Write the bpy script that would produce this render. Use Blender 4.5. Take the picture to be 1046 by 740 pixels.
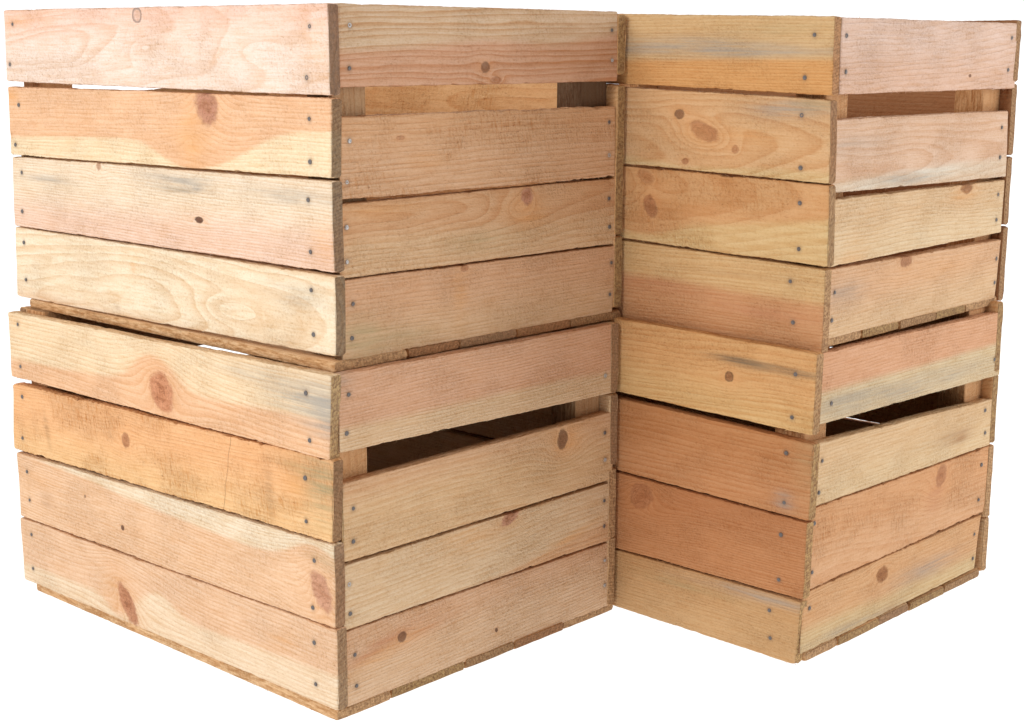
import bpy, math, random
from mathutils import Vector, noise as mn

S = bpy.context.scene
for o in list(bpy.data.objects):
    bpy.data.objects.remove(o)
COL = S.collection

# ------------------------------------------------------------------ camera
W0, H0 = 1046.0, 740.0
cam_d = bpy.data.cameras.new('camera')
cam = bpy.data.objects.new('camera', cam_d)
COL.objects.link(cam)
cam_d.sensor_fit = 'HORIZONTAL'
cam_d.sensor_width = 36.0
cam_d.lens = 1611.69009 / W0 * 36.0
cam_d.shift_x = (W0 / 2 - 512.96915) / W0
cam_d.shift_y = (377.34248 - H0 / 2) / W0
cam_d.clip_start = 0.05
cam_d.clip_end = 200.0
from mathutils import Matrix
cam.matrix_world = (Matrix.Translation((0, 0, 0.60452)) @ Matrix.Rotation(math.pi / 2 - 0.20178, 4, 'X')
                    @ Matrix.Rotation(0.00214, 4, 'Z'))
S.camera = cam

# ------------------------------------------------------------------ white studio: surround, lamps, exposure
world = bpy.data.worlds.new('World')
S.world = world
world.use_nodes = True
bg = world.node_tree.nodes['Background']
bg.inputs[0].default_value = (1.0, 1.0, 1.0, 1)
# made-up surround: white ahead of the camera, dimmed behind for directional light
_wt = world.node_tree
_tc = _wt.nodes.new('ShaderNodeTexCoord')
_sp = _wt.nodes.new('ShaderNodeSeparateXYZ')
_wt.links.new(_tc.outputs['Generated'], _sp.inputs[0])
_mr = _wt.nodes.new('ShaderNodeMapRange')
_mr.interpolation_type = 'SMOOTHSTEP'
_wt.links.new(_sp.outputs[1], _mr.inputs[0])
for _i, _v in ((1, -.35), (2, .25), (3, .26), (4, 1.03)):
    _mr.inputs[_i].default_value = _v
_wt.links.new(_mr.outputs[0], bg.inputs[1])
S.view_settings.view_transform = 'Standard'
S.view_settings.look = 'None'
S.view_settings.exposure = 0.12
S.view_settings.gamma = 1.0
S.render.engine = 'CYCLES'
S.cycles.max_bounces = 8
S.cycles.diffuse_bounces = 6


def softbox(name, loc, target, size, power, color):
    d = bpy.data.lights.new(name, 'AREA')
    d.shape = 'RECTANGLE'
    d.size, d.size_y = size
    d.energy = power
    d.color = color
    o = bpy.data.objects.new(name, d)
    COL.objects.link(o)
    o.location = loc
    o.rotation_euler = (Vector(target) - Vector(loc)).to_track_quat('-Z', 'Y').to_euler()
    return o


softbox('softbox_key', (-1.8, -0.2, 1.7), (-0.3, 1.5, 0.3), (1.2, 1.2), 42, (1, 0.985, 0.965))
softbox('softbox_fill', (2.4, 1.5, 1.1), (0.4, 1.6, 0.3), (1.0, 1.2), 17, (1, 0.985, 0.97))

# ------------------------------------------------------------------ node helpers


def lin(c):
    return tuple(((v / 255) / 12.92 if v / 255 <= 0.04045 else ((v / 255 + 0.055) / 1.055) ** 2.4) for v in c) + (1.0,)


class G:
    """small expression builder for shader nodes"""

    def __init__(self, mat):
        mat.use_nodes = True
        self.t = mat.node_tree
        self.t.nodes.clear()

    def m(self, op, *a, clamp=False):
        n = self.t.nodes.new('ShaderNodeMath')
        n.operation = op
        n.use_clamp = clamp
        for i, v in enumerate(a):
            if isinstance(v, (int, float)):
                n.inputs[i].default_value = v
            else:
                self.t.links.new(v, n.inputs[i])
        return n.outputs[0]

    def add(self, a, b): return self.m('ADD', a, b)
    def sub(self, a, b): return self.m('SUBTRACT', a, b)
    def mul(self, a, b): return self.m('MULTIPLY', a, b)
    def mad(self, a, b, c): return self.m('MULTIPLY_ADD', a, b, c)

    def exp(self, a):  # e ** -a
        return self.m('POWER', 0.36788, a)

    def step(self, a, lo, hi):
        n = self.t.nodes.new('ShaderNodeMapRange')
        n.interpolation_type = 'SMOOTHSTEP'
        self.t.links.new(a, n.inputs[0])
        n.inputs[1].default_value, n.inputs[2].default_value = lo, hi
        if lo > hi:
            n.inputs[1].default_value, n.inputs[2].default_value = hi, lo
            n.inputs[3].default_value, n.inputs[4].default_value = 1.0, 0.0
        return n.outputs[0]

    def xyz(self, x, y, z):
        n = self.t.nodes.new('ShaderNodeCombineXYZ')
        for i, v in enumerate((x, y, z)):
            if isinstance(v, (int, float)):
                n.inputs[i].default_value = v
            else:
                self.t.links.new(v, n.inputs[i])
        return n.outputs[0]

    def noise(self, vec, scale, detail=2.0, rough=0.5):
        n = self.t.nodes.new('ShaderNodeTexNoise')
        self.t.links.new(vec, n.inputs['Vector'])
        n.inputs['Scale'].default_value = scale
        n.inputs['Detail'].default_value = detail
        n.inputs['Roughness'].default_value = rough
        return n.outputs['Fac']

    def mix(self, f, a, b, blend='MIX'):
        n = self.t.nodes.new('ShaderNodeMix')
        n.data_type = 'RGBA'
        n.blend_type = blend
        for s, v in ((n.inputs[0], f), (n.inputs[6], a), (n.inputs[7], b)):
            if isinstance(v, (int, float)):
                s.default_value = v
            elif isinstance(v, tuple):
                s.default_value = v
            else:
                self.t.links.new(v, s)
        return n.outputs[2]


KNOT = {  # core colour, rim colour, how strongly the grain bends round it
    'outline': ((214, 182, 162), (140, 118, 108), .5),
    'dark': ((128, 88, 66), (72, 48, 38), .8),
    'ring': ((172, 122, 82), (66, 46, 34), .8),
    'red': ((182, 122, 84), (150, 96, 66), .8),
    'redbig': ((216, 150, 112), (186, 120, 84), .9),
    'redlong': ((200, 138, 102), (176, 116, 84), .6),
    'purple': ((186, 128, 110), (190, 140, 108), .8),
    'pink': ((206, 150, 126), (196, 144, 116), .6),
    'swirl': ((210, 160, 110), (190, 140, 96), .35),
    'brown': ((170, 112, 66), (150, 98, 56), .7),
}
STAIN = {'blue': (160, 154, 146), 'green': (170, 156, 116), 'orange': (226, 160, 92), 'brown': (160, 112, 72),
         'red': (196, 132, 96), 'pale': (236, 230, 214), 'dark': (112, 98, 80)}
_grow = [0]


def wood(name, s):
    """pine cut from a log: growth rings round a wandering pith, knots that bend them, heartwood, stains, saw fuzz"""
    mat = bpy.data.materials.new(name)
    g = G(mat)
    t = g.t
    _grow[0] += 1
    sd = _grow[0] * 7.31
    rs = random.Random(_grow[0] * 13 + 1)
    tc = t.nodes.new('ShaderNodeTexCoord')
    sp = t.nodes.new('ShaderNodeSeparateXYZ')
    t.links.new(tc.outputs['Object'], sp.inputs[0])
    x, y, z = sp.outputs
    sn = t.nodes.new('ShaderNodeSeparateXYZ')
    t.links.new(tc.outputs['Normal'], sn.inputs[0])
    endm = g.step(g.m('ABSOLUTE', sn.outputs[0]), .6, .85)
    r = s['ring']
    W1 = g.sub(g.noise(g.xyz(g.mad(x, 3.2, sd), g.mul(y, 4), g.mul(z, 9)), 1.0, 2), .5)
    W2 = g.sub(g.noise(g.xyz(g.mad(x, 16, sd + 3), g.mul(y, 40), g.mul(z, 55)), 1.0, 2), .5)
    zz = z
    knots = []
    hills = None
    for (kx, kz, rx, rz, ang, kind, st) in s.get('knots', ()):
        dx, dz = g.sub(x, kx), g.sub(z, kz)
        c, sn_ = math.cos(math.radians(ang)), math.sin(math.radians(ang))
        ex = g.mad(dx, c / rx, g.mul(dz, sn_ / rx))
        ez = g.mad(dz, c / rz, g.mul(dx, -sn_ / rz))
        q = g.add(g.mul(ex, ex), g.mul(ez, ez))
        sq = g.m('SQRT', q)
        rr = max(rx, rz)
        qq = g.add(g.m('POWER', g.mul(dx, 1 / (rr * 3.0)), 2.0), g.m('POWER', g.mul(dz, 1 / (rz * 2.2)), 2.0))
        bend = g.exp(qq)
        zz = g.sub(zz, g.mul(g.mul(dz, bend), KNOT[kind][2]))
        hill = g.mul(g.exp(g.m('POWER', q, .62)), rr * {'outline': .3, 'swirl': .6}.get(kind, 1.1))
        hills = hill if hills is None else g.add(hills, hill)
        knots.append((sq, kind, st, q))
    # rings
    zc = g.mad(x, r['sl'], g.mad(W1, r['amp'] * 3.2, r['z0']))
    xo = r['xo']
    yv = g.add(g.mad(g.sub(x, xo), r['ys'], r['y0']), g.mul(g.noise(g.xyz(g.mad(x, 5, sd + 9), 0, g.mul(z, 3)), 1.0, 1), r['ya'] * 2.0))
    d1, d2 = g.sub(zz, zc), g.add(y, yv)
    Rr = g.m('SQRT', g.add(g.mul(d1, d1), g.mul(d2, d2)))
    if hills is not None:
        Rr = g.add(Rr, hills)
    irr = g.noise(g.xyz(g.mul(Rr, 90), sd, g.mul(x, .6)), 1.0, 2)
    ph = g.add(g.mad(Rr, r['f'], g.mul(W2, .55)), g.mul(irr, 2.2))
    fr = g.m('FRACT', ph)
    ring = g.mul(g.m('POWER', fr, 2.0), g.step(fr, 1.0, .86))
    ringamp = g.mad(g.noise(g.xyz(g.mad(x, 4, sd), 5, g.mul(Rr, 40)), 1.0, 1), 1.1, .35)
    ring = g.mul(ring, ringamp)
    # heartwood
    sap, hc = lin(s['sap']), lin(s['heart_c'])
    col = sap
    h = s.get('heart')
    if h:
        (x0, z0), (x1, z1) = h['line'][0], h['line'][1]
        k = (z1 - z0) / (x1 - x0)
        d = g.sub(zz, g.mad(x, k, z0 - k * x0))
        d = g.add(d, g.mul(W1, .012))
        d = g.add(d, g.mul(W2, .002))
        for (bx, bz, bw, ba) in h.get('bumps', ()):
            e = g.m('POWER', g.mul(g.sub(x, bx), 1 / bw), 2.0)
            d = g.mad(g.exp(e), ba, d)
        w = h['w']
        f = g.step(d, -w, w) if h['above'] else g.step(d, w, -w)
        col = g.mix(f, sap, hc)
    else:
        col = g.mix(g.noise(g.xyz(g.mad(x, 3, sd), 0, g.mul(z, 14)), 1.0, 1), sap, hc)
    # slow mottling
    big = g.noise(g.xyz(g.mad(x, 9, sd + 20), g.mul(y, 20), g.mul(z, 26)), 1.0, 3)
    col = g.mix(g.mul(g.step(big, .45, .8), .30), col, (.90, .80, .69, 1), 'MULTIPLY')
    mid = g.noise(g.xyz(g.mad(x, 55, sd + 31), g.mul(y, 150), g.mul(z, 170)), 1.0, 4, .62)
    col = g.mix(g.mul(g.step(mid, .40, .68), .34), col, (.88, .79, .69, 1), 'MULTIPLY')
    # latewood lines
    late = (.80, .60, .41, 1)
    col = g.mix(g.mul(ring, r['con'] * 1.35), col, late, 'MULTIPLY')
    # fibres and sawn fuzz
    fib = g.noise(g.xyz(g.mad(x, 28, sd), g.mul(y, 420), g.mul(z, rs.uniform(330, 800))), 1.0, 2)
    fib2 = g.noise(g.xyz(g.mad(x, rs.uniform(170, 330), sd), g.mul(y, 500), g.mul(z, rs.uniform(600, 900))), 1.0, 2, .6)
    streak = g.step(g.noise(g.xyz(g.mad(x, 11, sd + 60), g.mul(y, 60), g.mul(z, 210)), 1.0, 3, .6), .36, .64)
    col = g.mix(g.step(fib, .62, .30), col, (.94, .88, .80, 1), 'MULTIPLY')
    col = g.mix(g.mul(g.step(fib2, .48, .28), .7), col, (.86, .77, .66, 1), 'MULTIPLY')
    saw = s.get('saw', .2)
    sawx = g.mad(x, 1.0, g.mul(z, .22))
    sw = g.noise(g.xyz(g.mul(sawx, 430), g.mul(y, 200), g.mad(z, 70, sd)), 1.0, 2, .6)
    patch = g.step(g.noise(g.xyz(g.mad(x, 14, sd + 40), 0, g.mul(z, 22)), 1.0, 2), .38, .66)
    swm = g.mul(patch, saw)
    col = g.mix(g.mul(g.step(sw, .52, .30), g.mad(swm, .8, .10)), col, (.87, .72, .54, 1), 'MULTIPLY')
    grit = g.noise(g.xyz(g.mad(x, 190, sd + 2), g.mul(y, 400), g.mul(z, 360)), 1.0, 4, .68)
    gm = g.mul(g.step(grit, .58, .72), g.mad(patch, .42, .16 + .22 * saw))
    col = g.mix(gm, col, (.52, .36, .24, 1), 'MULTIPLY')
    fuzz = g.noise(g.xyz(g.mad(x, 330, sd + 17), g.mul(y, 400), g.mad(z, 420, g.mul(x, 120))), 1.0, 3, .7)
    col = g.mix(g.mul(g.step(fuzz, .50, .66), g.mad(patch, .40, .22)), col, (.79, .68, .56, 1), 'MULTIPLY')
    col = g.mix(g.mul(g.step(fuzz, .46, .32), g.mad(patch, .22, .10)), col, (1.14, 1.15, 1.17, 1), 'MULTIPLY')
    # stains
    for (kx, kz, rx, rz, ang, st, kind) in s.get('stains', ()):
        dx, dz = g.sub(x, kx), g.sub(z, kz)
        c, sn_ = math.cos(math.radians(ang)), math.sin(math.radians(ang))
        ex = g.mad(dx, c / rx, g.mul(dz, sn_ / rx))
        ez = g.mad(dz, c / rz, g.mul(dx, -sn_ / rz))
        q = g.add(g.add(g.mul(ex, ex), g.mul(ez, ez)), g.mul(W2, 1.6))
        f = g.mul(g.exp(g.m('MAXIMUM', q, 0.0)), st)
        f = g.mul(f, g.mad(streak, .85, .45))
        col = g.mix(g.m('MINIMUM', f, 1.0), col, lin(STAIN[kind]))
    # nails crush and stain the fibres round them
    for (nx, nz) in s.get('nails', ()):
        q = g.add(g.m('POWER', g.mul(g.sub(x, nx), 1 / .0031), 2.0), g.m('POWER', g.mul(g.sub(z, nz), 1 / .0034), 2.0))
        col = g.mix(g.mul(g.exp(q), .62), col, lin((128, 102, 86)))
    # knots
    kb = None
    kn = 1
    for sq, kind, st, q in knots:
        if kind == 'swirl':
            col = g.mix(g.mul(g.exp(g.mul(q, 1.2)), st), col, lin((228, 170, 112)))
            continue
        core, rim, _ = KNOT[kind]
        wob = g.sub(g.noise(g.xyz(g.mad(x, 85, sd + kn), g.mul(y, 60), g.mul(z, 85)), 1.0, 3, .6), .5)
        kn += 5
        rag = g.mad(wob, .85, g.mad(g.sub(fib2, .5), .25, sq))
        cm = g.step(rag, 1.14, .78)
        inner = g.m('FRACT', g.mul(rag, 3.0 if kind in ('dark', 'ring') else 4.2))
        kc = g.mix(g.mul(g.m('POWER', inner, 2.0), .7), lin(core), lin(rim))
        kc = g.mix(g.step(sq, .75, .1), kc, (.84, .74, .66, 1), 'MULTIPLY')
        kc = g.mix(g.step(mid, .42, .62), kc, (.72, .60, .50, 1), 'MULTIPLY')
        kc = g.mix(g.step(grit, .52, .66), kc, (.66, .54, .45, 1), 'MULTIPLY')
        chk = g.m('ABSOLUTE', g.sub(g.noise(g.xyz(g.mad(x, 120, sd + kn * 3), g.mul(y, 60), g.mul(z, 120)), 1.0, 2, .5), .5))
        kc = g.mix(g.mul(g.step(chk, .035, .008), .55), kc, (.50, .38, .30, 1), 'MULTIPLY')
        rimm = g.mul(g.step(rag, .62, .95), g.step(rag, 1.25, 1.0))
        kc = g.mix(g.mul(rimm, .9 if kind in ('dark', 'ring') else .6), kc, lin(rim))
        halo = g.mul(g.exp(g.mul(q, .33)), .34 * st)
        if kind != 'outline':
            col = g.mix(halo, col, lin((224, 160, 106)))
            col = g.mix(g.mul(cm, st), col, kc)
        else:
            col = g.mix(g.mul(cm, .35), col, kc)
            col = g.mix(g.mul(rimm, st), col, lin(rim))
        kb = cm if kb is None else g.m('MAXIMUM', kb, cm)
    ck = s.get('crack')
    if ck:
        (xa, za), (xb, zb) = ck
        k = (xb - xa) / (zb - za)
        dd = g.m('ABSOLUTE', g.sub(g.sub(x, g.mad(z, k, xa - k * za)), g.mul(W2, .006)))
        col = g.mix(g.mul(g.step(dd, .0009, .0002), .55), col, lin((150, 96, 56)))
    # end grain and sawn edges drink dirt; ke puts crate lighting into end colour
    ke = s.get('ke', 1.0) * rs.uniform(.9, 1.1)
    eg = g.noise(g.xyz(g.mad(x, 60, sd), g.mul(y, rs.uniform(250, 500)), g.mul(z, rs.uniform(180, 360))), 1.0, 4, .75)
    ecol = g.mix(g.step(eg, .30, .72), lin(tuple(v * ke for v in (128, 92, 62))), lin(tuple(v * ke for v in rs.choice(((206, 166, 122), (196, 150, 112), (212, 176, 120), (188, 138, 98))))))
    ecol = g.mix(g.mul(ring, .8), ecol, (.72, .58, .44, 1), 'MULTIPLY')
    col = g.mix(g.mul(endm, .86), col, ecol)
    edge = g.step(g.m('ABSOLUTE', sn.outputs[2]), .55, .85)
    col = g.mix(g.mul(edge, g.step(eg, .62, .38)), col, (.66, .53, .40, 1), 'MULTIPLY')
    # relief
    hgt = g.add(g.mul(fib, .45), g.mul(g.mul(sw, swm), 2.4))
    hgt = g.add(hgt, g.mul(grit, .55))
    hgt = g.add(hgt, g.mul(g.mul(fuzz, g.mad(patch, .9, .5)), -1.3))
    hgt = g.sub(hgt, g.mul(ring, .35))
    hgt = g.add(hgt, g.mul(g.mul(eg, endm), 1.6))
    bp = t.nodes.new('ShaderNodeBump')
    bp.inputs['Strength'].default_value = .8
    bp.inputs['Distance'].default_value = .0016
    t.links.new(hgt, bp.inputs['Height'])
    b = t.nodes.new('ShaderNodeBsdfPrincipled')
    t.links.new(col, b.inputs['Base Color'])
    b.inputs['Roughness'].default_value = .78
    b.inputs['Specular IOR Level'].default_value = .25
    t.links.new(bp.outputs[0], b.inputs['Normal'])
    o = t.nodes.new('ShaderNodeOutputMaterial')
    t.links.new(b.outputs[0], o.inputs[0])
    return mat


def plain(name, col, rough, metal=0.0, emit=None):
    mat = bpy.data.materials.new(name)
    mat.use_nodes = True
    nt = mat.node_tree
    b = nt.nodes['Principled BSDF']
    b.inputs['Base Color'].default_value = lin(col)
    b.inputs['Roughness'].default_value = rough
    b.inputs['Metallic'].default_value = metal
    if emit:
        b.inputs['Emission Color'].default_value = (1, 1, 1, 1)
        b.inputs['Emission Strength'].default_value = emit
    else:
        n = nt.nodes.new('ShaderNodeTexNoise')
        n.inputs['Scale'].default_value = 900
        tcn = nt.nodes.new('ShaderNodeTexCoord')
        nt.links.new(tcn.outputs['Object'], n.inputs['Vector'])
        rmp = nt.nodes.new('ShaderNodeMix')
        rmp.data_type = 'RGBA'
        rmp.inputs[6].default_value = tuple(v * .55 for v in lin(col)[:3]) + (1,)
        rmp.inputs[7].default_value = lin(col)
        nt.links.new(n.outputs['Fac'], rmp.inputs[0])
        nt.links.new(rmp.outputs[2], b.inputs['Base Color'])
    return mat


# ------------------------------------------------------------------ white floor everything stands on, glow added to wash out contact shadows
fm = plain('white_floor_glow', (95, 95, 95), .6, 0, .97)
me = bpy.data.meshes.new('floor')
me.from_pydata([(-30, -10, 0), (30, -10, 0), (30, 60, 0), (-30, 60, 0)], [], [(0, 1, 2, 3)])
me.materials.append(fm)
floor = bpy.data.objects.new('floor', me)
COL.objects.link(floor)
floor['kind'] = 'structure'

# ------------------------------------------------------------------ board mesh


def board_mesh(name, quad, th, seed, rough=1.0, nx=230):
    """a rough sawn board; quad: TL TR BL BR of the front face in (x, z); y runs into the board"""
    (tl, tr, bl, br) = quad
    rn = random.Random(seed)
    off = rn.random() * 100
    us = [0, .0025, .006]
    us += [.006 + (1 - .012) * i / nx for i in range(1, nx)]
    us += [1 - .006, 1 - .0025, 1]
    rad = .0011
    m = 8
    bow = rn.uniform(-1, 1) * .0007
    cup = rn.uniform(-1, 1) * .0005
    verts, faces, smooth = [], [], []

    def fn(a, b, sc):
        return mn.noise(Vector((a * sc + off, b * 7.7, off * .37)))
    rows = []
    chips = [(rn.random(), rn.uniform(.0015, .006), rn.uniform(.0002, .0009) * rough, rn.choice((0, 1))) for _ in range(10)]
    L = tr[0] - tl[0]
    for i, u in enumerate(us):
        X = u * L
        et = (fn(X, 1, 12) * .0006 + fn(X, 2, 60) * .00025 + fn(X, 3, 200) * .0003 + fn(X, 13, 420) * .0003) * rough
        eb = (fn(X, 4, 12) * .0006 + fn(X, 5, 60) * .00025 + fn(X, 6, 200) * .0003 + fn(X, 16, 420) * .0003) * rough
        for (cu, cw, cd, side) in chips:
            k = math.exp(-((X - cu * L) / cw) ** 2) * cd
            if side:
                et -= k
            else:
                eb += k
        endk = max(0, 1 - min(u, 1 - u) / .006)
        inset = rad * endk * endk
        prof = []
        for j in range(m + 1):
            prof.append((0.0, j / m, 0))
        prof[0] = (0.0, 0, rad)
        prof[-1] = (0.0, 1, -rad)
        prof += [(rad * .3, 1, -rad * .3), (rad, 1, 0), (th / 2, 1, .0003), (th - rad, 1, 0), (th, 1, -rad)]
        prof += [(th, .5, 0), (th, 0, rad), (th - rad, 0, 0), (th / 2, 0, -.0003), (rad, 0, 0), (rad * .3, 0, rad * .3)]
        row = []
        for (py, v, dz) in prof:
            xl = bl[0] + (tl[0] - bl[0]) * v
            xr = br[0] + (tr[0] - br[0]) * v
            px = xl + (xr - xl) * u
            zt = tl[1] + (tr[1] - tl[1]) * u + et
            zb = bl[1] + (br[1] - bl[1]) * u + eb
            if inset:
                if dz >= 0 and v == 0:
                    dz += inset
                elif v == 1:
                    dz -= inset
                py = py + inset if py < th / 2 else py - inset
            pz = zb + (zt - zb) * v + dz
            jx = 0
            if endk > 0:
                jx = (fn(v * .07, 9 + (u > .5), 90) * .0009 + fn(v * .07, 12 + (u > .5), 400) * .0004) * endk * rough
            py += bow * (4 * u * (1 - u) - .5) + cup * (2 * v - 1) ** 2 + (fn(px, v * 1.3, 60) * .00025 if py < th / 2 else 0)
            row.append(len(verts))
            verts.append((px + jx, py, pz))
        rows.append(row)
    n = len(rows[0])
    for a, b in zip(rows, rows[1:]):
        for j in range(n):
            k = (j + 1) % n
            faces.append((a[j], b[j], b[k], a[k]))
            smooth.append(True)
    faces.append(tuple(rows[0]))
    faces.append(tuple(reversed(rows[-1])))
    smooth += [False, False]
    # loose splinters along the sawn edges
    ns = int(rough * abs(L) * 130)
    for _ in range(ns):
        u = rn.random()
        top = rn.random() < .4
        px = tl[0] + u * L
        pz = (tl[1] + (tr[1] - tl[1]) * u) if top else (bl[1] + (br[1] - bl[1]) * u)
        ln = rn.uniform(.0012, .0055)
        an = rn.uniform(-.7, .7)
        dx, dz = math.cos(an) * ln * rn.choice((-1, 1)), math.sin(an) * ln
        w = rn.uniform(.00012, .0003)
        y0 = rn.uniform(-.0002, .0008)
        s0 = len(verts)
        zi = pz - .0008 if top else pz + .0008
        verts += [(px, y0, zi - w), (px, y0, zi + w), (px, y0 + w * 2, zi),
                  (px + dx, y0 - rn.uniform(0, .0012), zi + dz + (.0006 if top else -.0006))]
        faces += [(s0, s0 + 1, s0 + 3), (s0 + 1, s0 + 2, s0 + 3), (s0 + 2, s0, s0 + 3), (s0, s0 + 2, s0 + 1)]
        smooth += [False] * 4
    me = bpy.data.meshes.new(name)
    me.from_pydata(verts, [], faces)
    me.polygons.foreach_set('use_smooth', smooth)
    # outward normals
    import bmesh
    bm = bmesh.new()
    bm.from_mesh(me)
    bmesh.ops.recalc_face_normals(bm, faces=bm.faces)
    bm.to_mesh(me)
    bm.free()
    return me


def link(name, me, parent, loc=(0, 0, 0), rz=0.0, mat=None):
    o = bpy.data.objects.new(name, me)
    COL.objects.link(o)
    o.parent = parent
    o.location = loc
    o.rotation_euler = (0, 0, rz)
    if mat:
        me.materials.append(mat)
    return o


# ------------------------------------------------------------------ nail: a driven flat head with a dimple
def nail_mesh(mat):
    vs, fs = [], []
    prof = [(0, .0003), (.0007, .0002), (.0014, -.0002), (.0018, -.0002), (.0020, .0001), (.0020, .0025)]
    N = 14
    vs.append((0, prof[0][1], 0))
    for r, yy in prof[1:]:
        for k in range(N):
            a = 2 * math.pi * k / N
            vs.append((r * math.cos(a), yy, r * math.sin(a)))
    for k in range(N):
        fs.append((0, 1 + k, 1 + (k + 1) % N))
    for i in range(len(prof) - 2):
        for k in range(N):
            a, b = 1 + i * N + k, 1 + i * N + (k + 1) % N
            fs.append((a, a + N, b + N, b))
    me = bpy.data.meshes.new('nail')
    me.from_pydata(vs, [], fs)
    me.polygons.foreach_set('use_smooth', [True] * len(fs))
    me.materials.append(mat)
    return me


NAIL_GLINT = nail_mesh(plain('nail_steel_glint', (200, 197, 195), .4, .4))  # brighter copy, the glint on the steel is put into its base colour
NAIL_DULL = nail_mesh(plain('nail_dull_steel', (122, 116, 114), .5, .4))

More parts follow.
